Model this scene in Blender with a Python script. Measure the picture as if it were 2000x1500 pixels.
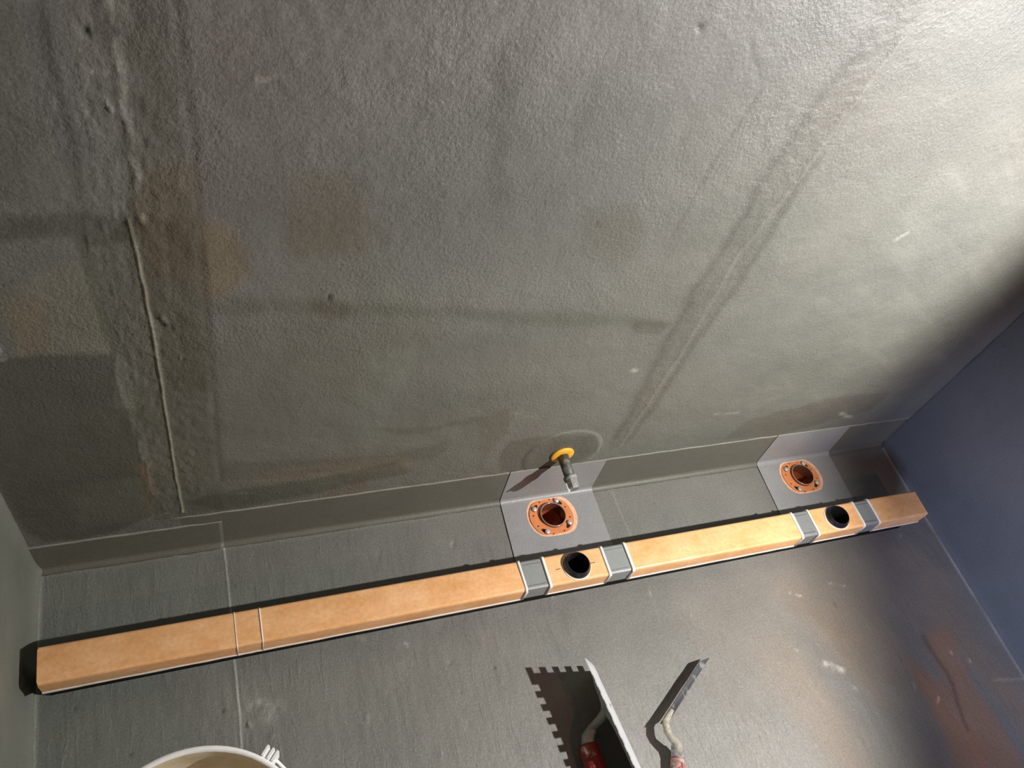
import bpy, bmesh, math
import numpy as np
from mathutils import Matrix, Vector
from mathutils.geometry import tessellate_polygon

S = 1.6            # metres per layout unit: the niche is 1 unit wide
C = bpy.context.scene.collection
for o in list(bpy.data.objects): bpy.data.objects.remove(o)

# ------------------------------------------------------------------ camera
CAM = np.array([0.16535841, -0.38440663, 0.77793987])
F = 1593.3
R = np.array([[0.933919493345815, -0.27593978730286317, 0.2272699138292328],
              [-0.09102989640842903, -0.7983601232070592, -0.5952601713811198],
              [0.3456992014867362, 0.5352367209525708, -0.7707228520261826]])
cam = bpy.data.objects.new('camera', bpy.data.cameras.new('camera')); C.objects.link(cam)
cam.data.sensor_width = 36; cam.data.lens = F/2000*36; cam.data.clip_start = .01
M = Matrix.Identity(4)
for i in range(3):
    M[i][0] = R[0][i]; M[i][1] = -R[1][i]; M[i][2] = -R[2][i]; M[i][3] = CAM[i]*S
cam.matrix_world = M
sc = bpy.context.scene
sc.camera = cam
sc.view_settings.view_transform = 'Standard'; sc.view_settings.look = 'None'
sc.view_settings.gamma = 1; sc.view_settings.use_curve_mapping = False
sc.view_settings.exposure = 0.0

# ------------------------------------------------------------------ light
w = bpy.data.worlds.new('world'); sc.world = w; w.use_nodes = True
w.node_tree.nodes['Background'].inputs[0].default_value = (.5, .62, 1, 1)
w.node_tree.nodes['Background'].inputs[1].default_value = .007

def spot(name, loc, aim, energy, color, size, blend, radius):
    l = bpy.data.lights.new(name, 'SPOT'); l.energy = energy; l.color = color
    l.spot_size = math.radians(size); l.spot_blend = blend; l.shadow_soft_size = radius
    o = bpy.data.objects.new(name, l); C.objects.link(o)
    o.location = Vector(loc)*S
    d = (Vector(aim)-Vector(loc)).normalized()
    o.rotation_euler = d.to_track_quat('-Z', 'Y').to_euler()
    return o
# work floodlight standing out of frame to the right, its housing cuts the beam towards the right wall
LP = (.835, -.37, .57)
spot('work_floodlight', LP, (LP[0]-1, LP[1]+.36, LP[2]), 75, (1, .985, .955), 180, .30, .011)
# added warm fill behind the camera to brown the shadows, no known source
spot('warm_fill', (.72, -1.05, .95), (.5, 0, 0), 15, (1, .42, .24), 120, .6, .02)
# added blue fill aimed at the right wall, stands in for lens haze
spot('right_wall_fill', (.55, -.75, .40), (1.05, -.26, .12), 78, (.55, .65, 1), 46, 1.0, .15)

# ------------------------------------------------------------------ helpers
def px(q, axis, val):
    """photo pixel -> point (layout units) on the plane axis = val"""
    d = R.T @ np.array([(q[0]-1000)/F, (q[1]-750)/F, 1.0])
    return CAM + (val-CAM[axis])/d[axis]*d

def setp(o, label=None, cat=None, group=None, kind=None):
    if label: o['label'] = label
    if cat: o['category'] = cat
    if group: o['group'] = group
    if kind: o['kind'] = kind

def mk(name, verts, faces, mat, parent=None, smooth=False):
    me = bpy.data.meshes.new(name)
    v = np.asarray(verts, dtype=float)*S
    org = parent['org'] if parent is not None and 'org' in parent else None
    if parent is not None:
        v = v - np.array(parent.matrix_world.translation)
    me.from_pydata([tuple(x) for x in v], [], [tuple(f) for f in faces])
    bm = bmesh.new(); bm.from_mesh(me)
    bmesh.ops.recalc_face_normals(bm, faces=bm.faces[:])
    bm.to_mesh(me); bm.free()
    if smooth:
        me.polygons.foreach_set('use_smooth', [True]*len(me.polygons))
    if mat: me.materials.append(mat)
    o = bpy.data.objects.new(name, me); C.objects.link(o)
    if parent is not None:
        o.parent = parent
    return o

def recenter(o):
    """put a child's origin at its own centre so its children can hang on it"""
    return o

def empty(name, loc):
    o = bpy.data.objects.new(name, None); C.objects.link(o)
    o.location = Vector(loc)*S; o.empty_display_size = .02
    o.matrix_world = Matrix.Translation(Vector(loc)*S)
    return o

def sub(name, verts, faces, mat, part, smooth=False):
    """sub-part: parent is a mesh part whose own frame equals its root's frame"""
    root = part.parent
    o = mk(name, verts, faces, mat, root, smooth)
    o.parent = part
    return o

def tube(pts, rad, n=20, cap=True):
    pts = [np.array(p, float) for p in pts]; V = []; Fc = []
    prev = None
    for i, p in enumerate(pts):
        a = pts[max(i-1, 0)]; b = pts[min(i+1, len(pts)-1)]
        t = b-a; t = t/np.linalg.norm(t)
        if prev is None:
            u = np.cross(t, [0.3, .2, 1]);
            if np.linalg.norm(u) < .1: u = np.cross(t, [1, 0, 0])
        else:
            u = prev - t*(prev@t)
        u = u/np.linalg.norm(u); prev = u; v = np.cross(t, u)
        for k in range(n):
            A = 2*math.pi*k/n
            V.append(p + rad[i]*(math.cos(A)*u+math.sin(A)*v))
    for i in range(len(pts)-1):
        for k in range(n):
            Fc.append((i*n+k, i*n+(k+1) % n, (i+1)*n+(k+1) % n, (i+1)*n+k))
    if cap:
        Fc.append(tuple(range(n))); Fc.append(tuple(range((len(pts)-1)*n, len(pts)*n)))
    return V, Fc

def lathe(prof, c, n=48, axis=(0, 0, 1), close=False):
    """prof: list of (radius, height) along axis from c"""
    ax = np.array(axis, float); ax /= np.linalg.norm(ax)
    u = np.cross(ax, [1, 0, 0] if abs(ax[0]) < .9 else [0, 1, 0]); u /= np.linalg.norm(u); v = np.cross(ax, u)
    V = []; Fc = []
    for r, h in prof:
        for k in range(n):
            A = 2*math.pi*k/n
            V.append(np.array(c)+ax*h+r*(math.cos(A)*u+math.sin(A)*v))
    m = len(prof)
    for i in range(m-1 + (1 if close else 0)):
        j = (i+1) % m
        for k in range(n):
            Fc.append((i*n+k, i*n+(k+1) % n, j*n+(k+1) % n, j*n+k))
    return V, Fc

def plate(outer, holes, z0, z1, to3=None):
    """extruded polygon with holes; outer / holes are 2-D loops; to3 maps (a,b,c)->xyz"""
    loops = [outer]+list(holes)
    flat = [p for l in loops for p in l]
    tris = tessellate_polygon([[Vector((p[0], p[1], 0)) for p in l] for l in loops])
    f3 = to3 or (lambda a, b, c: (a, b, c))
    n = len(flat)
    V = [f3(p[0], p[1], z1) for p in flat]+[f3(p[0], p[1], z0) for p in flat]
    Fc = [tuple(t) for t in tris]+[tuple(i+n for i in t[::-1]) for t in tris]
    b = 0
    for l in loops:
        m = len(l)
        for k in range(m):
            Fc.append((b+k, b+(k+1) % m, n+b+(k+1) % m, n+b+k))
        b += m
    return V, Fc

def box(x0, x1, y0, y1, z0, z1):
    V = [(x, y, z) for z in (z0, z1) for y in (y0, y1) for x in (x0, x1)]
    return V, [(0, 2, 3, 1), (4, 5, 7, 6), (0, 1, 5, 4), (2, 6, 7, 3), (0, 4, 6, 2), (1, 3, 7, 5)]

def join(*parts):
    V = []; Fc = []
    for v, f in parts:
        b = len(V); V += list(v); Fc += [tuple(i+b for i in q) for q in f]
    return V, Fc

def circle(cx, cy, r, n=32, a0=0):
    return [(cx+r*math.cos(a0+2*math.pi*k/n), cy+r*math.sin(a0+2*math.pi*k/n)) for k in range(n)]

rng = np.random.default_rng(7)
def vnoise(X, Y, f, seed, octv=4, gain=.5):
    """fractal value noise, 0..1, on arrays"""
    out = np.zeros_like(X, dtype=float); amp = 1; tot = 0
    for o in range(octv):
        g = np.random.default_rng(seed*31+o).random((257, 257))
        x = X*f % 256; y = Y*(f if np.isscalar(f) else f) % 256
        xi = np.floor(x).astype(int); yi = np.floor(y).astype(int)
        fx = x-xi; fy = y-yi; fx = fx*fx*(3-2*fx); fy = fy*fy*(3-2*fy)
        a = g[yi, xi]*(1-fx)+g[yi, xi+1]*fx; b = g[yi+1, xi]*(1-fx)+g[yi+1, xi+1]*fx
        out += amp*(a*(1-fy)+b*fy); tot += amp; amp *= gain; f = f*2.03
    return out/tot

def inpoly(X, Y, P):
    ins = np.zeros(X.shape, bool); n = len(P)
    for i in range(n):
        x0, y0 = P[i]; x1, y1 = P[(i+1) % n]
        if y0 == y1: continue
        c = ((Y < y0) != (Y < y1)) & (X < (x1-x0)*(Y-y0)/(y1-y0)+x0)
        ins ^= c
    return ins.astype(float)

def blur(A, n):
    for _ in range(n):
        B = np.pad(A, 1, mode='edge')
        A = (B[1:-1, 1:-1]*2+B[:-2, 1:-1]+B[2:, 1:-1]+B[1:-1, :-2]+B[1:-1, 2:])/6
    return A

def segdist(X, Y, a, b):
    dx, dy = b[0]-a[0], b[1]-a[1]; L2 = dx*dx+dy*dy
    t = np.clip(((X-a[0])*dx+(Y-a[1])*dy)/L2, 0, 1)
    return np.hypot(X-a[0]-t*dx, Y-a[1]-t*dy), t

def polydist(X, Y, pts):
    D = np.full(X.shape, 9.); 
    for a, b in zip(pts[:-1], pts[1:]):
        D = np.minimum(D, segdist(X, Y, a, b)[0])
    return D

# ------------------------------------------------------------------ materials
class N:
    def __init__(s, name):
        s.m = bpy.data.materials.new(name); s.m.use_nodes = True
        s.t = s.m.node_tree; s.b = s.t.nodes['Principled BSDF']
        s.obj = s.t.nodes.new('ShaderNodeNewGeometry').outputs['Position']
    def node(s, typ, ins=None, **kw):
        n = s.t.nodes.new(typ)
        for k, v in kw.items(): setattr(n, k, v)
        for k, v in (ins or {}).items():
            if isinstance(v, bpy.types.NodeSocket): s.t.links.new(v, n.inputs[k])
            else: n.inputs[k].default_value = v
        return n
    def noise(s, scale, detail=4, rough=.55, vec=None, stretch=None, dist=0):
        v = vec or s.obj
        if stretch:
            v = s.node('ShaderNodeVectorMath', {0: v, 1: stretch}, operation='MULTIPLY').outputs[0]
        return s.node('ShaderNodeTexNoise', {'Vector': v, 'Scale': scale, 'Detail': detail, 'Roughness': rough, 'Distortion': dist}).outputs['Fac']
    def ramp(s, fac, lo, hi, a=0., b=1.):
        return s.node('ShaderNodeMapRange', {0: fac, 1: lo, 2: hi, 3: a, 4: b}).outputs[0]
    def math(s, op, a, b):
        return s.node('ShaderNodeMath', {0: a, 1: b}, operation=op).outputs[0]
    def mix(s, fac, a, b, blend='MIX'):
        n = s.node('ShaderNodeMix', data_type='RGBA', blend_type=blend)
        for i, v in ((0, fac), (6, a), (7, b)):
            if isinstance(v, bpy.types.NodeSocket): s.t.links.new(v, n.inputs[i])
            else: n.inputs[i].default_value = v
        return n.outputs[2]
    def scale(s, col, fac):
        if not isinstance(col, bpy.types.NodeSocket): col = col[:3]
        return s.node('ShaderNodeVectorMath', {0: col, 'Scale': fac}, operation='SCALE').outputs[0]
    def col(s, c): s.set('Base Color', c)
    def set(s, k, v):
        if isinstance(v, bpy.types.NodeSocket): s.t.links.new(v, s.b.inputs[k])
        else: s.b.inputs[k].default_value = v
    def bump(s, h, strength=.3, dist=.002):
        n = s.node('ShaderNodeBump', {'Height': h, 'Strength': strength, 'Distance': dist})
        s.t.links.new(n.outputs[0], s.b.inputs['Normal'])

def rgb(*c): return (c[0], c[1], c[2], 1)

def membrane(name, base, kind, rough=.5, spec=.45):
    m = N(name)
    tone = m.node('ShaderNodeAttribute', attribute_name='tone').outputs['Color'] if kind in ('wall', 'floor') else None
    big = m.noise(2.3, 5, .6); mid = m.noise(14, 5, .6); fine = m.noise(330, 3, .6)
    c = m.mix(m.ramp(big, .3, .7), rgb(base[0]*.93, base[1]*.96, base[2]*.95), rgb(base[0]*1.06, base[1]*1.04, base[2]*1.03))
    c = m.scale(c, m.ramp(mid, .25, .75, .93, 1.07))
    k_ = .09 if kind == 'side' else .18
    c = m.scale(c, m.ramp(fine, .3, .7, 1-k_, 1+k_))
    if tone is not None: c = m.mix(1., c, tone, 'MULTIPLY')
    m.col(c)
    m.set('Roughness', m.ramp(mid, .2, .8, rough-.06, rough+.08)); m.set('Specular IOR Level', spec)
    if kind == 'wall':
        g = m.noise(260, 3, .65, stretch=(1, 1, .8)); h2 = m.noise(85, 3, .6)
        msk = m.ramp(m.noise(5, 3), .38, .62, .35, 1)
        h = m.math('ADD', m.math('MULTIPLY', g, msk), m.math('MULTIPLY', h2, .6))
        m.bump(h, .9, .0017)
    elif kind == 'floor':
        g = m.noise(230, 5, .7, stretch=(1, .5, 1), dist=.8); h2 = m.ramp(m.noise(95, 4, .6, stretch=(1, .16, 1), dist=1.2), .56, .66)
        msk = m.ramp(m.noise(4, 3), .4, .62, .25, 1)
        h = m.math('ADD', m.math('MULTIPLY', g, 1.), m.math('MULTIPLY', m.math('MULTIPLY', h2, msk), .55))
        m.bump(h, .5, .0013)
    else:
        h = m.math('ADD', m.noise(180, 3, .6), m.noise(45, 3, .6))
        m.bump(h, .28, .0010)
    return m.m

m_wall = membrane('membrane_wall', (.141, .141, .121), 'wall', .50, .42)
m_floor = membrane('membrane_floor', (.172, .165, .150), 'floor', .46, .40)
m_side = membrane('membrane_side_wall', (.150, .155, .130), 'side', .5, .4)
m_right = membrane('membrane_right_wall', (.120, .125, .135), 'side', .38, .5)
m_tape = membrane('membrane_tape', (.120, .116, .093), 'side', .48, .4)
m_edge_highlight = membrane('membrane_edge_highlight', (.27, .26, .225), 'side', .6, .3)  # cut edge with its lamp highlight put into the pale colour
m_patch = membrane('membrane_patch', (.255, .252, .254), 'side', .42, .4)

def simple(name, c, rough=.5, metal=0., spec=.5, var=.12, vs=60, bump=0., bs=200, trans=0.):
    m = N(name)
    f = m.noise(vs, 4, .6)
    m.col(m.scale(m.mix(0., rgb(*c), rgb(*c)), m.ramp(f, .25, .75, 1-var, 1+var)))
    m.set('Roughness', rough); m.set('Metallic', metal); m.set('Specular IOR Level', spec)
    if bump: m.bump(m.noise(bs, 3, .6), bump, .001)
    return m.m

def splat(name, base, spl, lo, hi, sc, rough=.5, metal=0.):
    m = N(name)
    f = m.ramp(m.noise(sc, 5, .62, dist=.8), lo, hi)
    c = m.scale(rgb(*base), m.ramp(m.noise(sc*.6, 4), .25, .75, .75, 1.25))
    m.col(m.mix(f, c, rgb(*spl)))
    m.set('Roughness', rough); m.set('Metallic', metal)
    m.bump(f, .3, .0012)
    return m.m

# orange protective film: mottled, slightly grainy
m = N('orange_film')
f1 = m.ramp(m.noise(26, 5, .65, stretch=(.6, 1, 1)), .3, .7); f2 = m.ramp(m.noise(160, 3, .7), .3, .7, .9, 1.1)
c = m.mix(f1, rgb(.70, .345, .125), rgb(.86, .51, .265))
m.col(m.scale(c, f2)); m.set('Roughness', .38); m.set('Specular IOR Level', .55)
m.bump(m.noise(40, 3), .15, .001)
m_film = m.m
m_film_cut = simple('white_film_edge', (.80, .76, .72), .6, var=.1)
m_steel = simple('brushed_steel', (.33, .345, .34), .36, .45, var=.06, vs=90)
m_black = simple('black_foam', (.006, .006, .006), .8, var=.1, spec=.2)
m_blackpl = simple('black_plastic', (.012, .012, .014), .28, var=.1, spec=.5)
m_flange = simple('orange_flange', (.62, .21, .075), .45, var=.1, vs=120)
m_seal = simple('peach_cut_edge', (.70, .42, .27), .6, var=.22, vs=90, bump=.4, bs=300)
m_sleeve = simple('brown_sleeve', (.115, .035, .018), .16, spec=.6, var=.15)
m_rim = simple('pale_sleeve_lip', (.30, .22, .18), .15, spec=.7, var=.1)
m_inner = simple('orange_inner_pipe', (.32, .075, .02), .3, var=.15)
m_screw = simple('grey_screw', (.52, .52, .49), .35, .4, var=.15)
m_hole = simple('dark_slot', (.012, .008, .006), .8, var=.1)
m_yellow = simple('yellow_sleeve', (.80, .42, .04), .5, var=.12)
m_pipe = splat('grey_pipe', (.085, .085, .078), (.30, .30, .27), .5, .72, 70, .5)
m_pipe2 = splat('grey_pipe_plug', (.16, .17, .155), (.36, .36, .32), .45, .7, 80, .45)
m_blade = simple('bright_steel', (.70, .71, .74), .35, .15, var=.08)
m_blade2 = splat('smeared_steel', (.075, .075, .078), (.34, .34, .33), .55, .70, 34, .38, .3)
m_alu = simple('dull_aluminium', (.34, .36, .34), .5, .2, var=.25, vs=70, bump=.3)
m_red = splat('red_handle', (.20, .008, .007), (.34, .24, .16), .57, .66, 46, .5)
m_redw = splat('worn_red_handle', (.25, .03, .03), (.42, .37, .33), .42, .60, 75, .5)
m_neck = splat('cement_caked_neck', (.26, .24, .20), (.42, .39, .31), .40, .62, 90, .7)
m_ferrule = splat('smeared_ferrule', (.16, .16, .17), (.50, .50, .48), .45, .62, 70, .45)
m_bucket = splat('white_bucket', (.80, .80, .78), (.55, .50, .38), .64, .78, 18, .4)
m_bucketin = splat('beige_residue', (.60, .52, .36), (.78, .76, .68), .42, .66, 9, .6)
m_white = simple('white_plastic', (.85, .86, .86), .4, var=.05)

# ------------------------------------------------------------------ relief grids
def grid(name, us, vs, pos, tone=None, mat=None, kill=None, label=None, cat=None, back=None):
    """us x vs grid; pos(U,V)->X,Y,Z arrays (units); tone (nv,nu,3)"""
    U, V = np.meshgrid(us, vs); X, Y, Z = pos(U, V)
    nu, nv = len(us), len(vs)
    co = np.stack([X, Y, Z], -1).reshape(-1, 3)*S
    idx = np.arange(nu*nv).reshape(nv, nu)
    q = np.stack([idx[:-1, :-1], idx[:-1, 1:], idx[1:, 1:], idx[1:, :-1]], -1).reshape(-1, 4)
    if kill is not None:
        cu = (U[:-1, :-1]+U[1:, 1:])/2; cv = (V[:-1, :-1]+V[1:, 1:])/2
        q = q[~kill(cu, cv).reshape(-1)]
    # skirt: give the sheet a real back (slab) through an offset copy of the border
    nrm = np.array(back, float)*S
    border = np.concatenate([idx[0, :], idx[1:, -1], idx[-1, -2::-1], idx[-2:0:-1, 0]])
    nb = len(border); base = len(co)
    co = np.vstack([co, co[border]+nrm])
    k = np.arange(nb); k2 = (k+1) % nb
    sk = np.stack([border[k], base+k, base+k2, border[k2]], -1)
    me = bpy.data.meshes.new(name)
    nq = len(q)+nb
    me.vertices.add(len(co)); me.vertices.foreach_set('co', co.astype(np.float32).ravel())
    loops = np.concatenate([q.ravel(), sk.ravel(), base+k[::-1]])
    me.loops.add(len(loops)); me.loops.foreach_set('vertex_index', loops.astype(np.int32))
    starts = np.concatenate([np.arange(nq)*4, [nq*4]])
    me.polygons.add(nq+1); me.polygons.foreach_set('loop_start', starts.astype(np.int32))
    sm = np.zeros(nq+1, bool); sm[:len(q)] = True
    me.polygons.foreach_set('use_smooth', sm)
    me.update(calc_edges=True); me.validate()
    if tone is not None:
        at = me.attributes.new('tone', 'FLOAT_COLOR', 'POINT')
        tc = np.ones((len(co), 4), np.float32)
        tc[:nu*nv, :3] = tone.reshape(-1, 3); at.data.foreach_set('color', tc.ravel())
    me.materials.append(mat)
    o = bpy.data.objects.new(name, me); C.objects.link(o)
    setp(o, label, cat, kind='structure')
    return o

DR = [(.5075, -.0284), (.8487, -.0284)]      # floor drains
HOLE = .0168

# ---- back wall -------------------------------------------------------------
us = np.sort(np.unique(np.round(np.concatenate([np.arange(-.004, 1.0061, .002), np.arange(.100, .150, .0007)]), 5)))
vs = np.concatenate([np.arange(-.004, .640, .002), np.linspace(.66, 1.5, 14)])
U, V = np.meshgrid(us, vs)
nz = lambda f, s, o=4: vnoise(U+3.1, V+1.7, f, s, o)-.5
WU = U+nz(28, 3)*.010+nz(90, 4)*.004; WV = V+nz(28, 5)*.010+nz(90, 6)*.004
def wpt(q): p = px(q, 1, 0); return (p[0], p[2])
def wpoly(*qs): return [wpt(q) for q in qs]
T = np.ones(U.shape+(3,)); H = np.zeros(U.shape)
SC = 1.2
def tint_patch(poly, colr, soft=2, amt=1., fray=True):
    global T
    mk_ = blur(inpoly(WU if fray else U, WV if fray else V, poly), soft)*amt
    T *= 1-mk_[..., None]*(1-np.array(colr)**SC)
# patchy coats left of the taped joint
tint_patch(wpoly((-80, 720), (40, 702), (212, 684), (225, 745), (262, 830), (285, 905), (300, 1005), (230, 1040), (90, 1062), (30, 1010), (-20, 930)), (.66, .68, .64), 3)
tint_patch(wpoly((-10, 600), (15, 560), (170, 500), (205, 620), (212, 690), (40, 702)), (1.12, 1.10, 1.03), 3)
tint_patch(wpoly((10, 590), (90, 580), (95, 690), (40, 702)), (1.06, 1.0, .90), 5)
tint_patch(wpoly((-60, 425), (150, 415), (270, 428), (275, 470), (180, 480), (150, 465), (-60, 475)), (.70, .72, .66), 3)
tint_patch(wpoly((150, 465), (190, 470), (200, 560), (240, 690), (300, 830), (290, 850), (225, 730), (175, 560)), (.80, .82, .76), 3)
tint_patch(wpoly((213, 690), (260, 720), (290, 830), (280, 800), (225, 800)), (1.25, 1.28, 1.30), 3)
tint_patch(wpoly((270, 910), (300, 900), (305, 965), (290, 968)), (1.25, 1.12, 1.05), 3)
tint_patch(wpoly((262, 905), (285, 905), (300, 1005), (285, 1005)), (1.15, 1.02, .95), 2)
tint_patch(wpoly((140, 945), (270, 930), (300, 1000), (310, 1015), (150, 1035)), (1.18, 1.18, 1.15), 6)
# taped vertical joint band on the left (darker, rough)
tint_patch(wpoly((205, -20), (345, -20), (372, 300), (388, 430), (402, 620), (425, 900), (438, 965), (435, 1000), (300, 1015), (290, 850), (235, 690), (182, 500), (250, 430), (225, 250)), (.84, .84, .80), 2)
tint_patch(wpoly((255, 430), (390, 430), (402, 600), (415, 760), (330, 760)), (.86, .84, .80), 3)
tint_patch(wpoly((280, 330), (385, 310), (400, 470), (400, 560), (300, 540), (260, 420)), (1.0, .92, .84), 8)
tint_patch(wpoly((360, 985), (420, 965), (600, 940), (780, 900), (800, 925), (620, 965), (430, 1000)), (.74, .75, .70), 3)
# brownish thin coats
tint_patch(wpoly((392, 430), (440, 430), (480, 500), (470, 560), (402, 585)), (1.08, .96, .80), 4)
tint_patch(wpoly((570, 330), (700, 330), (715, 480), (700, 505), (560, 500)), (.93, .88, .83), 10)
tint_patch(wpoly((570, 430), (720, 380), (860, 650), (720, 800), (540, 720)), (.99, .97, .94), 14)
tint_patch(wpoly((500, 925), (640, 905), (800, 895), (810, 915), (640, 935), (505, 945)), (1.12, 1.02, .95), 3)
tint_patch(wpoly((560, 1000), (720, 930), (720, 965), (560, 985)), (1.0, .9, .84), 4)
tint_patch(wpoly((380, 50), (560, 30), (600, 300), (560, 420), (395, 420)), (.95, .94, .93), 14)
# horizontal lap marks
tint_patch(wpoly((400, 582), (700, 588), (900, 600), (1160, 612), (1310, 628), (1310, 642), (1100, 636), (900, 622), (690, 612), (405, 612)), (.84, .84, .82), 6)
tint_patch(wpoly((600, 585), (685, 590), (680, 618), (640, 622), (600, 610)), (.86, .84, .81), 5)
tint_patch(wpoly((1235, 625), (1310, 628), (1290, 655), (1240, 650)), (.84, .82, .78), 3)
tint_patch(wpoly((740, 836), (850, 830), (990, 800), (1006, 806), (985, 850), (950, 890), (930, 880), (945, 820), (860, 838), (770, 850)), (.90, .87, .83), 2)
tint_patch(wpoly((430, 905), (560, 900), (760, 890), (868, 862), (872, 882), (840, 900), (560, 932), (435, 940)), (.88, .87, .85), 2)
tint_patch(wpoly((975, 920), (980, 885), (1000, 862), (1060, 852), (1120, 848), (1160, 850), (1168, 880), (1120, 905), (1000, 925)), (.80, .79, .76), 2)
tint_patch(wpoly((700, 480), (850, 470), (830, 640), (700, 640)), (.97, 1.0, 1.0), 12)
tint_patch(wpoly((710, 680), (820, 680), (760, 800), (720, 900), (700, 800)), (1.06, 1.10, 1.10), 12)
tint_patch(wpoly((990, 830), (1015, 795), (1060, 820), (1000, 850)), (1.06, 1.06, 1.05), 4)
tint_patch(wpoly((1620, 775), (1740, 765), (1700, 800), (1520, 850), (1410, 860), (1450, 828)), (.85, .82, .80), 4)
tint_patch(wpoly((960, 80), (1060, 60), (1010, 200), (985, 330), (995, 400), (960, 400), (950, 280)), (.86, .86, .84), 8)
tint_patch(wpoly((1175, 115), (1195, 120), (1120, 300), (1100, 300)), (.86, .86, .83), 4)
tint_patch(wpoly((1130, 410), (1240, 400), (1270, 450), (1220, 510), (1140, 500)), (.92, .90, .87), 5)
tint_patch(wpoly((240, 20), (320, 20), (360, 300), (300, 300)), (.95, .95, .93), 4)
tint_patch(wpoly((40, 0), (120, 0), (160, 190), (190, 330), (120, 330), (70, 200)), (.90, .91, .95), 8)
tint_patch(wpoly((-30, 0), (40, 0), (40, 200), (60, 390), (-60, 400)), (.85, .87, .83), 8)
# joint band on the right: strip with dark borders
band = wpoly((1185, 885), (1225, 860), (1290, 770), (1420, 580), (1540, 400), (1660, 220), (1790, 30), (1830, -30), (1760, -30), (1700, 60), (1600, 190), (1480, 370), (1360, 560), (1270, 730), (1200, 850))
tint_patch(band, (.90, .89, .88), 2)
for L_, wdt, dk in ((((1200, 855), (1270, 730), (1362, 560), (1482, 370), (1600, 190), (1700, 60)), .006, .20),
               (((1228, 862), (1292, 770), (1422, 580), (1541, 400), (1600, 310)), .004, .22)):
    D = polydist(WU, WV, wpoly(*L_)); T *= (1-dk*np.exp(-(D/wdt)**2))[..., None]
D = polydist(U+nz(40, 12)*.002, V, wpoly((1212, 870), (1330, 690), (1440, 500), (1560, 350), (1705, 150), (1760, 80)))
H += .0006*np.exp(-(D/.0025)**2); T *= (1+.18*np.exp(-(D/.0018)**2))[..., None]
D = polydist(U, V, wpoly((1310, 467), (1390, 320), (1487, 177), (1460, 60)))
T *= (1-.16*np.exp(-(D/.0015)**2))[..., None]; H -= .0003*np.exp(-(D/.0015)**2)
# ridge lines of the left joint
D = polydist(U+nz(60, 13)*.0015, V, wpoly((250, 430), (268, 500), (300, 650), (318, 770), (340, 910), (356, 1000)))
H += .0010*np.exp(-(D/.0012)**2); T *= (1+1.15*np.exp(-(D/.0011)**2))[..., None]*np.array([1, .985, .95])**np.exp(-(D/.003)**2)[..., None]
D = polydist(U+nz(60, 14)*.003, V, wpoly((205, -30), (218, 80), (245, 240), (268, 350), (276, 430)))
rough = np.clip(nz(120, 15)*2.5+.6, 0, 1.2)
H += .0010*np.exp(-(D/.0028)**2)*rough; T *= (1+.6*np.exp(-(D/.0026)**2)*rough)[..., None]
D = polydist(U+nz(60, 16)*.002, V, wpoly((340, -20), (372, 250), (385, 400), (402, 620), (430, 940)))
H -= .0006*np.exp(-(D/.0022)**2); T *= (1-.15*np.exp(-(D/.002)**2))[..., None]
D = polydist(U+nz(60, 17)*.002, V, wpoly((85, 0), (110, 130), (150, 270), (170, 420)))
T *= (1-.18*np.exp(-(D/.003)**2))[..., None]; H += .0004*np.exp(-(D/.003)**2)
# rough trowelled bands
bandL = blur(inpoly(WU, WV, wpoly((150, -20), (345, -20), (388, 430), (405, 620), (430, 940), (300, 1010), (235, 690), (170, 480))), 4)
H += bandL*(vnoise(U, V*.6, 215, 18, 2)-.5)*.0010
bandR = blur(inpoly(WU, WV, band), 3); H += bandR*(vnoise(U, V, 220, 19, 2)-.5)*.0008
upper = np.clip((V-.25)/.3, 0, 1)*(vnoise(U, V, 7, 20, 3) > .48)
H += blur(upper, 4)*(vnoise(U, V, 230, 21, 2)-.5)*.0009
H += (vnoise(U, V, 60, 22, 4)-.5)*.0010
# faint brushed mottling
mott = vnoise(U*.6, V*1.6, 9, 23, 5); T *= (1+(mott-.5)*.30)[..., None]
warm = vnoise(U, V, 5, 24, 3)-.5; T *= 1+warm[..., None]*np.array([.06, 0, -.06])
T *= 1+np.clip((V-.15)/.4, 0, 1)[..., None]*np.array([.0, -.03, .05])
# slanted pale brush strokes to the right
st = vnoise((U*.82-V*.57)*1.0, (U*.57+V*.82)*6, 12, 25, 4)
rgt = np.clip((U-.62)/.12, 0, 1)*np.clip((V-.08)/.05, 0, 1)
T *= (1+rgt*np.clip(st-.55, 0, 1)*.45)[..., None]
# pale scuffs and specks
RAG = {}
def scuff(q0, q1, wd, a, hgt=0.):
    global T, H
    D, t = segdist(WU*.6+U*.4, WV*.6+V*.4, wpt(q0), wpt(q1))
    if U.shape not in RAG: RAG[U.shape] = np.clip((vnoise(U+5, V+5, 170, 77, 3)-.36)*4, 0, 1.3)
    g = np.exp(-(D/wd)**2)*RAG[U.shape]; T *= (1+a*g)[..., None]; H += hgt*g
for s_ in (((500, 153), (534, 150), .0025, .9), ((182, 138), (208, 139), .0018, .7), ((920, 588), (935, 600), .0018, .8),
           ((322, 1004), (355, 998), .0040, 1.0), ((1640, 808), (1658, 815), .003, 1.0), ((400, 966), (430, 963), .0022, .5), ((430, 964), (500, 966), .002, .3),
           ((1395, 810), (1440, 807), .002, .5), ((1755, 465), (1775, 452), .0025, .6), ((0, 680), (12, 706), .002, 1.2), ((1235, 722), (1246, 726), .002, .9),
           ((1000, 806), (1050, 818), .002, .25), ((310, 330), (330, 560), .003, .10)):
    scuff(*s_)
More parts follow.
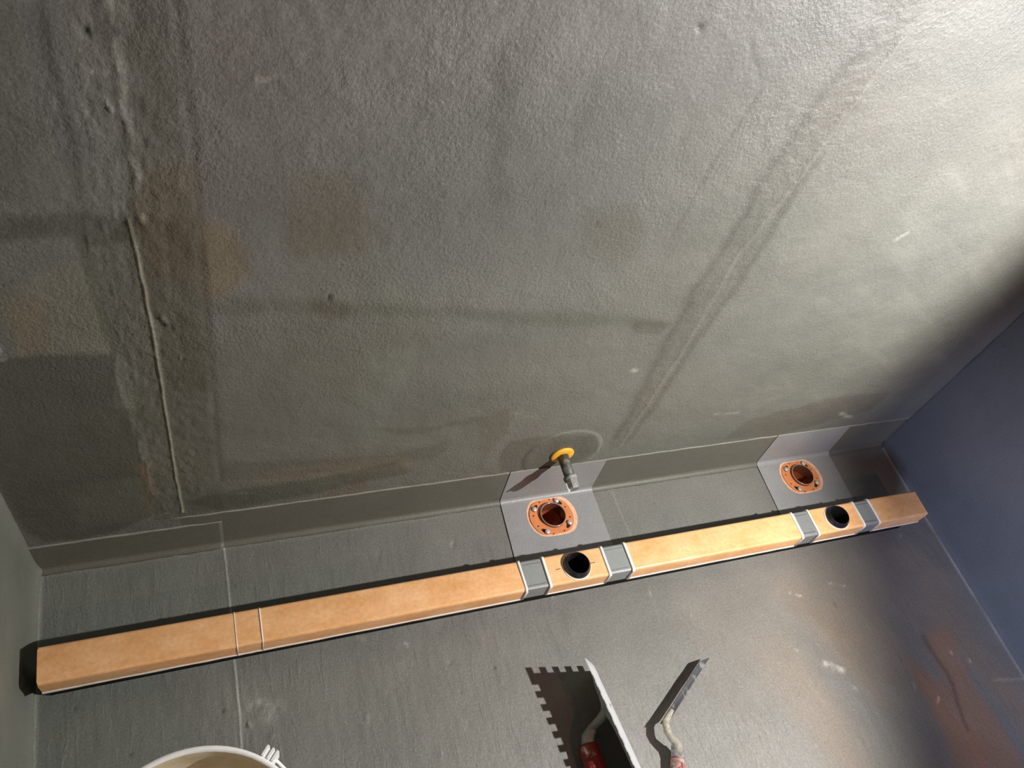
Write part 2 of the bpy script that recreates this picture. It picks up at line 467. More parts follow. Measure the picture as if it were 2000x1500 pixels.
for q0, wd in (((173, 64), .0025), ((1168, 438), .002), ((318, 632), .003), ((325, 640), .002), ((1363, 50), .0016), ((640, 580), .0016)):
    scuff(q0, (q0[0]+2, q0[1]+5), wd, -.6, -.0012)
for q0, q1 in (((313, 618), (322, 640)), ((355, 700), (366, 703)), ((392, 652), (398, 654)), ((205, 195), (215, 210))):
    scuff(q0, q1, .0018, .3, .002)
# round waterproofing collar buried under the coat around the pipe
pc = wpt((1098, 886)); r_ = np.hypot(U-pc[0], V-pc[1]); 
H += .0007*(1/(1+np.exp((r_-.0425)/.0006)))
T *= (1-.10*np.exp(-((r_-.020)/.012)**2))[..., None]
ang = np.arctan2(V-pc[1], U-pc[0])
T *= (1+.65*np.exp(-((r_-.0430)/.0010)**2)*np.clip(np.cos(ang-1.0), 0, 1)**.7-.35*np.exp(-((r_-.0430)/.0010)**2)*np.clip(-np.cos(ang-.6), 0, 1))[..., None]  # rim highlight at upper right and shade at lower left are painted in
T = np.clip(T, .2, 2.4)
def wpos(U, V): return U, -H, V
grid('wall_back', us, vs, wpos, T, m_wall, back=(0, .06, 0), label='grey-green waterproofed back wall with patchy coats and taped joints', cat='wall')

# ---- floor ------------------------------------------------------------------
us = np.sort(np.unique(np.round(np.concatenate([np.arange(-.004, 1.0061, .002), np.arange(.155, .172, .0007)]), 5))); vs = np.concatenate([np.linspace(-1.0, -.42, 16), np.arange(-.414, .0045, .002)])
U, V = np.meshgrid(us, vs)
T = np.ones(U.shape+(3,)); H = np.zeros(U.shape)
WU = U+nz(28, 33)*.010+nz(90, 34)*.003; WV = V+nz(28, 35)*.012+nz(90, 36)*.003
def wpt(q): p = px(q, 2, 0); return (p[0], p[1])
# lengthwise brush marks
br = vnoise(U*1.0+.0*V, V*.16, 210, 37, 3)-.5; where = blur((vnoise(U, V, 9, 38, 3) > .47).astype(float), 3)
H += br*.0006*where
br2 = vnoise(U*.9+V*.25, V*.3-U*.1, 120, 39, 3)-.5; H += br2*.0004
H += (vnoise(U, V, 30, 40, 4)-.5)*.0008
mott = vnoise(U, V*.6, 11, 41, 5); T *= (1+(mott-.5)*.28)[..., None]
cool = np.clip((.45-U)/.4, 0, 1); T *= 1-cool[..., None]*np.array([.09, .0, .02])
# brown light streaks towards the right wall, put into the floor colour
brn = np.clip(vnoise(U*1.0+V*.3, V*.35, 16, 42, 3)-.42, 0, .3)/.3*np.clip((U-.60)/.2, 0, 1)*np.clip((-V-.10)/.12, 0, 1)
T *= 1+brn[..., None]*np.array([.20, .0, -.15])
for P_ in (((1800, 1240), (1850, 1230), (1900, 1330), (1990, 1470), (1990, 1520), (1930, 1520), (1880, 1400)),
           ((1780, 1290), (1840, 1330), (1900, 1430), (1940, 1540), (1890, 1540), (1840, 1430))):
    tint_patch(wpoly(*P_), (1.34, .98, .78), 16)
D = polydist(WU, WV, wpoly((1800, 1240), (1850, 1320), (1890, 1420))); T *= (1-.35*np.exp(-(D/.003)**2))[..., None]  # dark stripe: a cast shadow painted between the brown streaks
# seams
D = polydist(U+nz(60, 43)*.001, V, wpoly((436, 1058), (447, 1160), (457, 1290), (466, 1380), (478, 1560)))
H += .0005*np.exp(-(D/.0010)**2); T *= (1+.9*np.exp(-(D/.0010)**2)*(.5+vnoise(U, V, 50, 44, 3)))[..., None]
D = polydist(U, V, wpoly((1195, 960), (1235, 1055))); T *= (1+.22*np.exp(-(D/.0013)**2))[..., None]
D = polydist(U, V, wpoly((1262, 1130), (1290, 1220))); T *= (1+.12*np.exp(-(D/.0013)**2))[..., None]
D = polydist(U, V, wpoly((1940, 1328), (2010, 1326))); T *= (1+.5*np.exp(-(D/.0012)**2))[..., None]
# pale line where floor and side walls meet
lft = np.exp(-((U-.0035)/.0025)**2)*(.4+vnoise(U, V, 40, 45, 3)); T *= (1+1.3*lft)[..., None]
rgl = np.exp(-((U-.9965)/.0022)**2)*(vnoise(U, V, 30, 46, 3)); T *= (1+1.6*rgl)[..., None]
bk = np.exp(-((V+.004)/.004)**2)*np.clip((.5-U)/.3, 0, 1)*(.3+vnoise(U, V, 40, 47, 3)); T *= (1+.6*bk)[..., None]  # highlight in the crease at the back wall, put into the colour
# scuffs, crumbs stuck in the coat
for s_ in (((1615, 1298), (1645, 1310), .004, 1.8), ((1530, 1258), (1560, 1272), .0014, 1.3), ((1783, 1330), (1790, 1345), .0012, 1.6), ((1545, 1158), (1568, 1165), .0013, 1.6),
           ((1836, 1360), (1830, 1385), .0013, 1.6), ((1690, 1345), (1700, 1360), .0014, 1.5), ((1620, 1138), (1650, 1142), .0012, 1.0), ((1665, 1340), (1680, 1352), .0014, 1.2),
           ((367, 1165), (368, 1195), .0022, .5), ((480, 1385), (540, 1378), .010, .35), ((500, 1370), (520, 1400), .008, .35), ((700, 1240), (716, 1250), .003, .4),
           ((790, 1256), (796, 1262), .0014, 1.6), ((1858, 1274), (1860, 1276), .0018, 2.5), ((1895, 1290), (1897, 1293), .0018, 2.), ((1754, 1041), (1756, 1043), .0018, 2.5),
           ((1440, 1215), (1470, 1230), .0015, .7), ((1505, 882), (1507, 884), .001, 1.)):
    scuff(s_[0], s_[1], s_[2]*.85, s_[3]*.6, .0004)
r2 = np.random.default_rng(5)
for k in range(46):
    q = (r2.uniform(90, 1700), r2.uniform(1040, 1490)); a = r2.uniform(6, 22); t = r2.uniform(.9, 2.0)
    scuff(q, (q[0]+a*math.cos(t), q[1]+a*math.sin(t)), r2.uniform(.0010, .0016), r2.uniform(-.25, .35), r2.uniform(-.0015, .0016))
for q in ((460, 1140), (148, 1388), (435, 1388), (230, 1160), (1275, 980), (235, 1115), (965, 1300), (253, 1472), (477, 1415), (484, 1448)):
    scuff(q, (q[0]+2, q[1]+3), .0010, -.55, -.0010)
T = np.clip(T, .2, 3)
def fpos(U, V): return U, V, H
def fkill(cu, cv):
    k = np.zeros(cu.shape, bool)
    for c_ in DR: k |= np.hypot(cu-c_[0], cv-c_[1]) < HOLE+.0022
    return k
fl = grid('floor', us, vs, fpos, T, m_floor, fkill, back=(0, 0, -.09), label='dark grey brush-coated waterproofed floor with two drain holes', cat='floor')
# the slab's flat back would close the drain holes only 9 cm (x1.6) below: deep enough

# ---- side walls -------------------------------------------------------------
vs = np.concatenate([np.arange(-.004, .30, .004), np.linspace(.33, 1.5, 12)])
us = np.concatenate([np.linspace(-.9, -.36, 12), np.arange(-.35, .0041, .004)])
U, V = np.meshgrid(us, vs); H = (vnoise(U, V, 40, 51, 4)-.5)*.0014+.004*np.exp(-np.clip(V, 0, 9)/.006)+.005*np.exp(np.clip(U, -9, 0)/.006)
grid('wall_left', us, vs, lambda U, V: (H, U, V), None, m_side, back=(-.06, 0, 0), label='olive grey coated side wall on the left', cat='wall')
H = (vnoise(U, V, 20, 52, 3)-.5)*.0008+.002*np.exp(-np.clip(V, 0, 9)/.004)
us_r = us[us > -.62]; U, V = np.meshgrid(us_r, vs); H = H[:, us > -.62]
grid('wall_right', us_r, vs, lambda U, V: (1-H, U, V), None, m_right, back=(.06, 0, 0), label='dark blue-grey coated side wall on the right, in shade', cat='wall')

# ---- sealing tape along the wall foot -----------------------------------------
def tape(name, x0, x1, zt, th, yend, label, seed):
    xs = np.arange(x0, x1+.0001, .004); V = []; Fc = []
    r = .0055; th0 = th; ed = []
    for x in xs:
        wz = zt+(vnoise(np.array([x]), np.array([.3]), 60, seed, 3)[0]-.5)*.0016
        th = th0*min(1, -.5+(x-x0)/.02) if x0 > .05 else th0
        ed.append((x, wz, th))
        P = [(.001, wz), (-th, wz-.0001), (-th, wz-.004)]
        P += [(-th, wz-(wz-r)*t) for t in (.4, .7)]
        for a in np.linspace(0, math.pi/2, 7):
            P.append((-th-r*(1-math.cos(a)), r-r*math.sin(a)+th*math.sin(a)))
        P += [(yend+.003, th*.8), (yend, -.0006)]
        V += [(x, y, z) for y, z in P]; n = len(P)
    for i in range(len(xs)-1):
        for k in range(n-1):
            Fc.append((i*n+k, i*n+k+1, (i+1)*n+k+1, (i+1)*n+k))
    b = len(V); V += [(x, .001, -.0006) for x in (xs[0], xs[-1])]
    Fc.append(tuple(range(n))+(b,)); Fc.append(tuple(range((len(xs)-1)*n, len(xs)*n))+(b+1,))
    o = mk(name, V, Fc, m_tape, None, True)
    o.data.attributes.new('sharp_edge', 'BOOLEAN', 'EDGE') if 'sharp_edge' not in o.data.attributes else None
    # crisp cut edge at the top with its painted highlight
    for e in o.data.edges:
        a, b_ = e.vertices
        if a % n in (0, 1) and b_ % n == a % n and a < len(xs)*n and b_ < len(xs)*n: e.use_edge_sharp = True
    Ve = []; Fe = []; rr = np.random.default_rng(seed)
    for x, wz, th in ed:
        h_ = .0007+.0007*rr.random()*rr.random()
        Ve += [(x, .001, wz+.0003), (x, -th-.0003, wz+.0002), (x, -th-.0003, wz-h_), (x, .001, wz-h_)]
    for i in range(len(ed)-1):
        for k in range(4): Fe.append((4*i+k, 4*i+(k+1) % 4, 4*i+4+(k+1) % 4, 4*i+4+k))
    Fe += [(0, 1, 2, 3), tuple(4*(len(ed)-1)+k for k in range(4))]
    ce = mk('cut_edge_or_highlight', Ve, Fe, m_edge_highlight); ce.parent = o  # pale strip carries the painted highlight along the tape's top
    setp(o, label, 'sealing tape', kind='structure')
tape('trim_1', .0, .166, .0464, .0010, -.0085, 'coated sealing tape in the wall foot corner, short lower left strip', 61)
tape('trim_2', .121, 1.0, .0632, .0007, -.0080, 'coated sealing tape in the wall foot corner, long strip on the right', 62)

# ------------------------------------------------------------------ membrane patches with drain cut-outs
def drain_outline(c, rx, hy, jit=0., seed=0, n=56):
    """round plate flattened on the wall side and the room side"""
    rr = np.random.default_rng(seed); out = []
    for k in range(n):
        a = 2*math.pi*k/n; x = rx*math.cos(a); y = rx*math.sin(a)
        y = math.copysign((abs(y/hy)**-9+1)**(-1/9)*hy, y) if abs(y) > 1e-5 else y
        j = 1+jit*(rr.random()-.5)
        out.append((c[0]+x*j, c[1]+y*j))
    return out

def patch(name, xw, zt, xc, xf, yf, drain, label, th=.0004, lift=.0010):
    """xw: wall-top x range, xc: x range at the crease, xf: at the far floor edge"""
    r = .0058; rows = []
    zs = [zt, zt-.002, zt*.75, zt*.5, r+.006, r]
    for z in zs:
        t = (zt-z)/zt; rows.append((xw[0]+(xc[0]-xw[0])*t, xw[1]+(xc[1]-xw[1])*t, -lift, z))
    for a in np.linspace(0, math.pi/2, 7)[1:]:
        rows.append((xc[0], xc[1], -lift-r*(1-math.cos(a)), r-r*math.sin(a)+lift*math.sin(a)))
    y0 = rows[-1][2]
    V = []; nx = 14
    def emit(off):
        for i, (a, b, y, z) in enumerate(rows):
            k = min(max((i-5)/6, 0), 1)*math.pi/2
            ny, nz_ = -math.cos(k), math.sin(k)
            for j in range(nx+1):
                V.append((a+(b-a)*j/nx, y+ny*off, z+nz_*off))
    emit(0); m = len(V); emit(th)
    Fc = []
    n = nx+1
    for i in range(len(rows)-1):
        for j in range(nx):
            q = (i*n+j, i*n+j+1, (i+1)*n+j+1, (i+1)*n+j)
            Fc.append(q); Fc.append(tuple(m+k for k in q[::-1]))
    for j in range(nx): Fc.append((j, j+1, m+j+1, m+j))
    for i in range(len(rows)-1):
        Fc.append((i*n, (i+1)*n, m+(i+1)*n, m+i*n)); Fc.append((i*n+nx, (i+1)*n+nx, m+(i+1)*n+nx, m+i*n+nx))
    # floor part with the cut-out
    outer = [(xc[0]+(xc[1]-xc[0])*j/nx, y0) for j in range(nx+1)]+[(xf[1], yf), (xf[0], yf)]
    hole = drain_outline(drain, .0288, .0238, .02, seed=int(drain[0]*100))
    fp = plate(outer, [hole], lift, lift+th)
    Va, Fa = join((V, Fc), fp)
    o = mk(name, Va, Fa, m_patch)
    bm = bmesh.new(); bm.from_mesh(o.data); bmesh.ops.remove_doubles(bm, verts=bm.verts[:], dist=1e-5)
    bmesh.ops.recalc_face_normals(bm, faces=bm.faces[:]); bm.to_mesh(o.data); bm.free()
    o.data.set_sharp_from_angle(angle=math.radians(35))
    for p_ in o.data.polygons: p_.use_smooth = abs(p_.normal.y) > .08 and abs(p_.normal.z) > .08
    ea, eb = xw
    ce = mk('cut_edge_or_highlight', *box(ea, eb, -lift-th-.0003, -.0004, zt-.0008, zt+.0003), m_edge_highlight); ce.parent = o  # same painted edge highlight on the sheet's upper edge
    setp(o, label, 'membrane', 'membrane patches around the floor drains')
    return o
patch('membrane_patch', (.4508, .5636), .0640, (.4530, .5655), (.4497, .5655), -.0890, DR[0], 'smooth grey membrane sheet folded up the wall behind the pipe stub, around a drain')
patch('membrane_patch', (.7917, .9008), .0645, (.7945, .9065), (.7917, .9050), -.0890, DR[1], 'smooth grey membrane sheet around the drain nearest the blue shaded wall')

# ------------------------------------------------------------------ floor drains
def make_drain(c, label, rot):
    t = empty('floor_drain', (c[0], c[1], .0006)); setp(t, label, 'drain', 'floor drains')
    cx, cy = c
    base = mk('seal_ring', *plate(drain_outline(c, .0294, .0242, .01, 3), [circle(cx, cy, .0172, 40)], .0003, .0015), m_seal, t)
    off = (cx-.0013, cy-.0008)
    # upper ring plate with real slots and small holes
    holes = [circle(cx, cy, .0150, 44)]
    slots = []; small = []
    for k in range(4):
        a = rot+math.pi/4+k*math.pi/2
        sl = []
        for s_ in range(20):
            b = 2*math.pi*s_/20; rr = .0036*math.cos(b); tt = .0072*math.sin(b)
            ra = .0208+rr*.62; aa = a+tt/.0208*.72
            sl.append((off[0]+ra*math.cos(aa), off[1]+ra*math.sin(aa)))
        slots.append((a, sl)); holes.append(sl)
        for da in (-.47, .47):
            h = circle(off[0]+.0212*math.cos(a+da), off[1]+.0212*math.sin(a+da), .0010, 8); holes.append(h)
    fl_ = mk('flange', *plate(drain_outline(off, .0256, .0214), holes, .0016, .0026), m_flange, t)
    setp(fl_, 'orange slotted ring plate')
    mk('slot_backing', *plate(drain_outline(off, .0250, .0208), [circle(cx, cy, .0154, 40)], .00135, .00155), m_hole, t)
    for a, _ in slots:
        aa = a+.10
        x, y = off[0]+.0208*math.cos(aa), off[1]+.0208*math.sin(aa)
        mk('screw', *lathe([(.0001, .0052), (.0022, .0052), (.0029, .0045), (.0030, .0033), (.0020, .0030), (.0020, .0005)], (x, y, 0), 14), m_screw, t, True)
    # pipe sleeve through the floor with a lip standing proud of the plate
    V, Fc = lathe([(.0149, .0018), (.0149, .0046), (.0147, .0056), (.0140, .0058), (.0137, .0052), (.0136, -.030), (.0136, -.052), (.0150, -.052), (.0150, .0018)], (cx, cy, 0), 48)
    sl = mk('pipe_sleeve', V, Fc, m_sleeve, t, True)
    V, Fc = lathe([(.0150, .0050), (.0149, .0060), (.0141, .0062), (.0137, .0056), (.0142, .0050)], (cx, cy, 0), 48, close=True)
    sub('lip', V, Fc, m_rim, sl, True)
    V, Fc = lathe([(.0135, -.010), (.0135, -.0285), (.0100, -.0295), (.0098, -.031), (.0001, -.040)], (cx, cy, 0), 40)
    mk('trap_cup', V, Fc, m_inner, t, True)
    return t
make_drain(DR[0], 'orange floor drain on the membrane sheet below the pipe stub', .12)
make_drain(DR[1], 'orange floor drain nearest the blue shaded wall', .05)

# ------------------------------------------------------------------ pipe stub on the wall
pw = px((1098, 887), 1, 0); PX, PZ = pw[0], pw[2]
t = empty('pipe_stub', (PX, -.001, PZ)); setp(t, 'grey plugged pipe stub with yellow sleeve sticking out of the wall', 'pipe')
mk('yellow_sleeve', *lathe([(.0001, .0), (.0128, .0), (.0128, .0016), (.0118, .0024), (.0080, .0026), (.0001, .0026)], (PX-.0006, -.0005, PZ+.0008), 40, (0, -1, 0)), m_yellow, t, True)
tip = np.array([.0012, -.040, -.0045])
def along(s): return np.array([PX, -.001, PZ])+tip*s
mk('pipe', *tube([along(.0), along(.35), along(.68)], [.0060, .0058, .0056], 28), m_pipe, t, True)
nut = mk('coupling', *tube([along(.60), along(.62), along(.66), along(.70), along(.72)], [.0058, .0070, .0075, .0073, .0062], 24), m_pipe2, t, True)
plug = mk('plug', *tube([along(.70), along(.72), along(.95), along(.98)], [.0060, .0064, .0062, .0055], 8), m_pipe2, t)
sub('tab', *tube([along(.80)+np.array([-.0064, 0, .0]), along(1.02)+np.array([-.0062, 0, .0])], [.0014, .0014], 6), m_white, plug)

# ------------------------------------------------------------------ drain channel, upside down
XL, XR, YN, YF, ZB, ZT = .0150, .9500, -.1240, -.0932, .0292, .0497
t = empty('drain_channel', ((XL+XR)/2, (YN+YF)/2, 0))
setp(t, 'long orange film-wrapped drain channel lying upside down across the floor', 'drain channel')
def hat(x0, x1, o, r, zb, seg=5):
    """inverted U cross-section with rounded upper edges, offset o, swept from x0 to x1"""
    P = [(YN-o, zb)]
    for a in np.linspace(0, math.pi/2, seg): P.append((YN-o+r*(1-math.cos(a)), ZT+o-r*(1-math.sin(a))))
    for a in np.linspace(0, math.pi/2, seg): P.append((YF+o-r*(1-math.sin(a)), ZT+o-r*(1-math.cos(a))))
    P.append((YF+o, zb))
    n = len(P)
    return P, n
def sleeve(x0, x1, o, r, zb, nseg=1, wob=0., seed=0, thick=.0005):
    P, n = hat(x0, x1, o, r, zb); Pi, _ = hat(x0, x1, o-thick, r-thick if r > thick else r, zb)
    V = []; Fc = []; rr = np.random.default_rng(seed)
    xs = np.linspace(x0, x1, nseg+1)
    for i, x in enumerate(xs):
        for j, (y, z) in enumerate(P):
            dz = wob*(rr.random()-.5) if j in (0, n-1) else 0
            dx = wob*1.2*(rr.random()-.5) if i in (0, nseg) else 0
            V.append((x+dx, y, z+dz))
        for (y, z) in Pi: V.append((x, y, z))
    m = 2*n
    for i in range(nseg):
        for k in range(n-1):
            a = i*m+k; b = (i+1)*m+k
            Fc.append((a, a+1, b+1, b)); Fc.append((a+n, b+n, b+n+1, a+n+1))
        Fc.append((i*m, (i+1)*m, (i+1)*m+n, i*m+n)); Fc.append((i*m+n-1, i*m+2*n-1, (i+1)*m+2*n-1, (i+1)*m+n-1))
    for i in (0, nseg):
        for k in range(n-1): Fc.append((i*m+k, i*m+n+k, i*m+n+k+1, i*m+k+1))
    return V, Fc
SP = [px((1125, 1104), 2, ZT)[0], px((1634, 1013), 2, ZT)[0]]
YS = (YN+YF)/2-.0002
P, n = hat(XL, XR, 0, .0022, ZB)
V = [(x, y, z) for x in (XL+.001, XR-.001) for y, z in P]
Fc = [(k, k+1, n+k+1, n+k) for k in range(n-1)]+[(0, n, 2*n-1, n-1), tuple(range(n)), tuple(range(n, 2*n))]
body = mk('channel_body', V, Fc, m_steel, t, True); body.data.set_sharp_from_angle(angle=math.radians(40))
setp(body, 'bare grey steel showing in four bands')
# shallow embossed lines on the bare bands
def film_part(x0, x1, seed, endcut=(True, True), mat=m_film):
    nseg = max(4, int((x1-x0)/.012))
    o = mk('protective_film', *sleeve(x0, x1, .0005, .0027, ZB+.0006, nseg, .0009, seed), mat, t, True)
    o.data.set_sharp_from_angle(angle=math.radians(50))
    # pale cut edges: curled strips at the trimmed ends and the torn lower edge
    for flag, x in zip(endcut, (x0, x1)):
        if flag: sub('cut_edge_or_highlight', *sleeve(x-.0013, x+.0013, .0013, .0033, ZB+.0002, 2, .0012, seed+5, .0011), m_film_cut, o, True)
    xs = np.linspace(x0, x1, nseg+1); rr = np.random.default_rng(seed+9); V = []; Fc = []
    for x in xs:
        z1 = ZB+.0016+.0008*(rr.random()-.5); z0 = ZB-.0002+.0012*(rr.random()-.5)
        V += [(x, YN-.0011, z0), (x, YN-.0011, z1), (x, YN-.0003, z1), (x, YN-.0003, z0)]
    for i in range(nseg):
        for k in range(4): Fc.append((4*i+k, 4*i+(k+1) % 4, 4*i+4+(k+1) % 4, 4*i+4+k))
    Fc += [(0, 1, 2, 3), tuple(4*nseg+k for k in range(4))]
    sub('lower_edge', V, Fc, m_film_cut, o)
    return o
fx = [(XL, .1663, (False, False)), (.1668, .1875, (False, False)), (.1880, .4350, (False, True)), (.4606, .5262, (True, True)), (.5530, .7668, (True, True)), (.7895, .8545, (True, True)), (.8770, XR, (True, False))]
films = [film_part(a, b, 70+i, e) for i, (a, b, e) in enumerate(fx)]
# thin raised pale seams where two film lengths overlap
for i, x in ((0, .1665), (2, .1878)):
    sub('overlap_seam', *sleeve(x-.0004, x+.0005, .0009, .0031, ZB+.001, 1, .0004, 90+i, .0006), m_film_cut, films[i], True)
# black packing under the channel, set back from its edges
mk('foam_base', *box(XL+.0006, XR-.004, YN+.0062, YF-.0006, .0006, ZB-.0003), m_black, t)
# fold lines on the bare steel
for a, b in ((.4350, .4606), (.5262, .5530), (.7668, .7895), (.8545, .8770)):
    for y in (YF-.0048, YN+.0040):
        mk('fold_line', *box(a+.003, b-.003, y, y+.00035, ZT-.0001, ZT+.00012), m_blackpl, t)
def bore(o, x, y, r, depth):
    """cut a real round hole down from the top face"""
    cut = mk('bore_cutter', *tube([(x, y, ZT-.018), (x, y, ZT+.006)], [r, r], 40), None)
    md = o.modifiers.new('bore', 'BOOLEAN'); md.object = cut; md.operation = 'DIFFERENCE'; md.solver = 'EXACT'
    bpy.context.view_layer.update()
    dg = bpy.context.evaluated_depsgraph_get()
    me = bpy.data.meshes.new_from_object(o.evaluated_get(dg))
    o.modifiers.clear(); o.data = me; bpy.data.objects.remove(cut)
    me.polygons.foreach_set('use_smooth', [False]*len(me.polygons))
for i, x in zip((3, 5), SP):
    V, Fc = lathe([(.0152, .0004), (.0152, .0011), (.0140, .0013), (.0140, .0004)], (x, YS, ZT), 44, close=True)
    sub('cut_ring', V, Fc, m_film_cut, films[i], True)
    bore(body, x+.0004, YS+.0002, .0119, .012); bore(films[i], x+.0004, YS+.0002, .0119, .012)
    sp = mk('spigot', *lathe([(.0143, .0), (.0143, .0018), (.0136, .0040), (.0120, .0064), (.0117, .0070), (.0112, .0070), (.0110, .0064), (.0110, -.0165), (.0001, -.0165), (.0001, -.0170), (.0115, -.0170), (.0115, .0)], (x+.0004, YS+.0002, ZT+.0002), 48, close=True), m_blackpl, t, True)
    sp.data.set_sharp_from_angle(angle=math.radians(50))
    mk('socket_lining', *lathe([(.01095, .0045), (.01095, -.0160), (.0001, -.0160), (.0001, -.01645), (.0110, -.01645), (.0110, .0045)], (x+.0004, YS+.0002, ZT+.0002), 40, close=True), m_black, t)
    setp(sp, 'black plastic outlet socket')
for xm, w_ in ((SP[0]-.0195, .003), (SP[0]+.0185, .004)):
    y = YS+.0002
    sub('pencil_mark', *box(xm-w_, xm+w_*.6, y-.00025, y+.00025, ZT+.0004, ZT+.0008), m_hole, films[3])

# ------------------------------------------------------------------ notched trowel lying on its side
C0 = np.array([.4977, -.1952, .0005]); Tt = np.array([.4682, -.2007, .0562])
d = np.array([.121, -.993, 0]); d /= np.linalg.norm(d)
e = Tt-C0; BW = np.linalg.norm(e); e /= BW
nn = np.cross(e, d); nn /= np.linalg.norm(nn)
if nn[0] > 0: nn = -nn
def tr(u, v, w_): return tuple(C0+u*d+v*e+w_*nn)
BL = .178
t = empty('notched_trowel', C0+d*BL/2+np.array([0, 0, -.0005])); setp(t, 'notched trowel with paint-stained red handle, standing on its long edge', 'trowel')
per = .0118; dep = .0054
out = [(0, 0)]
# blade outline: plain lower long edge, plain near end, notched upper long edge and far end
out.append((BL, 0)); out.append((BL, BW))
k = int(BL/per); u = BL-.003
while u > per:
    out += [(u, BW), (u, BW-dep), (u-per*.5, BW-dep), (u-per*.5, BW)]; u -= per
out.append((0, BW))
v = BW-.0052
while v > per*.6:
    out += [(0, v), (dep, v), (dep, v-per*.52), (0, v-per*.52)]; v -= per
bl = mk('blade', *plate(out, [], -.0005, .0005, tr), m_blade, t); setp(bl, 'bright steel blade with square notches')
def rail(u0, u1, v0, v1, w0, w1):
    V = [tr(u, v, w_) for w_ in (w0, w1) for v in (v0, v1) for u in (u0, u1)]
    return V, [(0, 2, 3, 1), (4, 5, 7, 6), (0, 1, 5, 4), (2, 6, 7, 3), (0, 4, 6, 2), (1, 3, 7, 5)]
vm = BW*.47
ru = np.linspace(.010, .170, 17); Vr = []; Fr = []
for i, u in enumerate(ru):
    hgt = .0046+.0022*math.exp(-((u-.044)/.014)**2)+.0030*math.exp(-((u-.163)/.012)**2); tp = .6 if i in (0, 16) else 1
    Vr += [tr(u, vm-.0065*tp, .0005), tr(u, vm-.0045*tp, hgt*tp), tr(u, vm+.0045*tp, hgt*tp), tr(u, vm+.0065*tp, .0005)]
for i in range(16):
    for k in range(4): Fr.append((4*i+k, 4*i+(k+1) % 4, 4*i+4+(k+1) % 4, 4*i+4+k))
Fr += [(0, 1, 2, 3), (64, 65, 66, 67)]
rl = mk('mounting_rail', Vr, Fr, m_alu, t)
nk = mk('gooseneck', *tube([tr(.040, vm, .002), tr(.047, vm, .006), tr(.0505, vm, .014), tr(.0535, vm, .023), tr(.059, vm, .0305), tr(.066, vm, .0335)], [.0050, .0052, .0042, .0042, .0060, .0066], 16), m_alu, t, True)
hd = mk('handle', *tube([tr(.064, vm, .0335), tr(.066, vm, .0338), tr(.085, vm, .036), tr(.110, vm, .0375), tr(.140, vm, .0365), tr(.165, vm, .035), tr(.167, vm, .0348)], [.0070, .0092, .0102, .0108, .0104, .0094, .0070], 22), m_red, t, True)
setp(hd, 'red handle with beige cement stains')
# end post joins the handle's near end to the rail
mk('rear_post', *tube([tr(.162, vm, .003), tr(.166, vm, .020), tr(.165, vm, .034)], [.005, .0042, .005], 12), m_alu, t, True)

# ------------------------------------------------------------------ cranked pointing trowel
A, B = px((1386, 1284), 2, .0110), px((1367, 1291), 2, .0140)
Hh, G = px((1308, 1407), 2, .0120), px((1287, 1416), 2, .0165)
t = empty('pointing_trowel', (.545, -.285, 0)); setp(t, 'narrow steel pointing trowel with cranked neck and worn red handle', 'trowel')
def bil(s_, q, w_):
    p = (A*(1-s_)+Hh*s_)*(1-q)+(B*(1-s_)+G*s_)*q
    return tuple(p+np.array([-.1, -.1, .98])*w_)
cr = .10; ol = []
for cx_, cy_, a0 in ((.02, .14, math.pi), (.97, .30, 1.5*math.pi), (.97, .70, 0), (.02, .86, .5*math.pi)):
    for k in range(6):
        a = a0+k*math.pi/10; q_ = 1 if cx_ > .5 else .47; ol.append((cx_+(.03 if cx_ > .5 else .02)*math.cos(a), cy_+.30*q_*math.sin(a)))
b2 = mk('blade', *plate(ol, [], -.0004, .0004, bil), m_blade2, t); setp(b2, 'smeared grey steel blade')
hp = (Hh+G)/2
mk('neck', *tube([hp+np.array([.012, .009, .0008]), hp+np.array([0, 0, .0018]), (.5412, -.2735, .0180), (.5418, -.2790, .0185), (.5445, -.2836, .0180), (.5466, -.2880, .0160), (.5468, -.2930, .0130)],
                  [.0022, .0036, .0038, .0036, .0040, .0046, .0050], 14), m_neck, t, True)
fe = mk('ferrule', *tube([(.5462, -.2868, .0150), (.5464, -.2900, .0130), (.5452, -.2965, .0108)], [.0046, .0056, .0060], 18), m_ferrule, t, True)
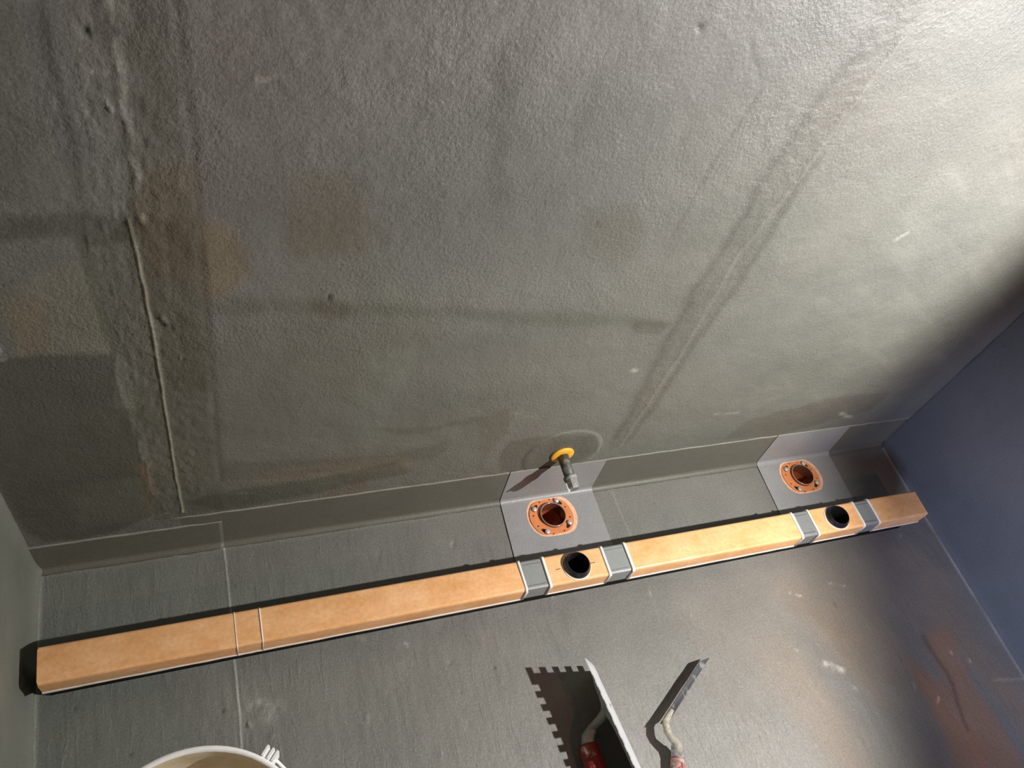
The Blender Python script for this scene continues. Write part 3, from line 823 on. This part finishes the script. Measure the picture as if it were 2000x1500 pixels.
h2 = mk('handle', *tube([(.5454, -.2955, .0108), (.5450, -.2970, .0104), (.540, -.312, .0096), (.533, -.333, .0098), (.525, -.357, .0092), (.5235, -.361, .0088)], [.0050, .0066, .0074, .0084, .0080, .0050], 20), m_redw, t, True)
setp(h2, 'red handle worn to pale patches')

# ------------------------------------------------------------------ bucket
BR, BZ = .078, .140
ap = px((402, 1457), 2, BZ); bc = np.array([ap[0]-BR*.165, ap[1]-BR*.986, 0])
t = empty('bucket', bc); setp(t, 'white plastic bucket with beige mortar residue inside, cut off by the bottom edge', 'bucket')
wl = .0016
mk('shell', *lathe([(.0001, .0), (.066, .0), (.0668, .001), (BR-.003, BZ-.012), (BR-.003, BZ-.010), (BR+.0005, BZ-.009), (BR+.0005, BZ-.001), (BR, BZ), (BR-.0030, BZ), (BR-.0036, BZ-.002)], bc, 72), m_bucket, t, True)
ins = mk('inner_coating', *lathe([(BR-.0036, BZ-.0015), (BR-.0048, BZ-.012), (.0665, .030), (.064, .026), (.0001, .024)], bc, 72), m_bucketin, t, True)
setp(ins, 'beige mortar residue on the inside')
aL = math.atan2(px((512, 1496), 2, BZ)[1]-bc[1], px((512, 1496), 2, BZ)[0]-bc[0])
def lug(r0, r1, t0, t1, z0, z1):
    V = []
    for z in (z0, z1):
        for tt in (t0, t1):
            for r in (r0, r1):
                V.append((bc[0]+r*math.cos(aL)-tt*math.sin(aL), bc[1]+r*math.sin(aL)+tt*math.cos(aL), z))
    return V, [(0, 2, 3, 1), (4, 5, 7, 6), (0, 1, 5, 4), (2, 6, 7, 3), (0, 4, 6, 2), (1, 3, 7, 5)]
lg = mk('handle_lug', *lug(BR-.0005, BR+.0075, -.0045, .0045, BZ-.018, BZ-.0008), m_white, t)
for t0 in (-.0048, -.0012, .0030):
    sub('rib', *lug(BR+.001, BR+.0088, t0, t0+.0018, BZ-.018, BZ), m_white, lg)
hpnt = []
for a in np.linspace(aL+.06, aL+.06-math.pi, 25):
    rr = BR+.006; drop = .050*math.sin((aL+.06-a))
    hpnt.append((bc[0]+rr*math.cos(a), bc[1]+rr*math.sin(a), BZ-.012-drop))
mk('wire_handle', *tube(hpnt, [.0012]*len(hpnt), 8), m_white, t, True)
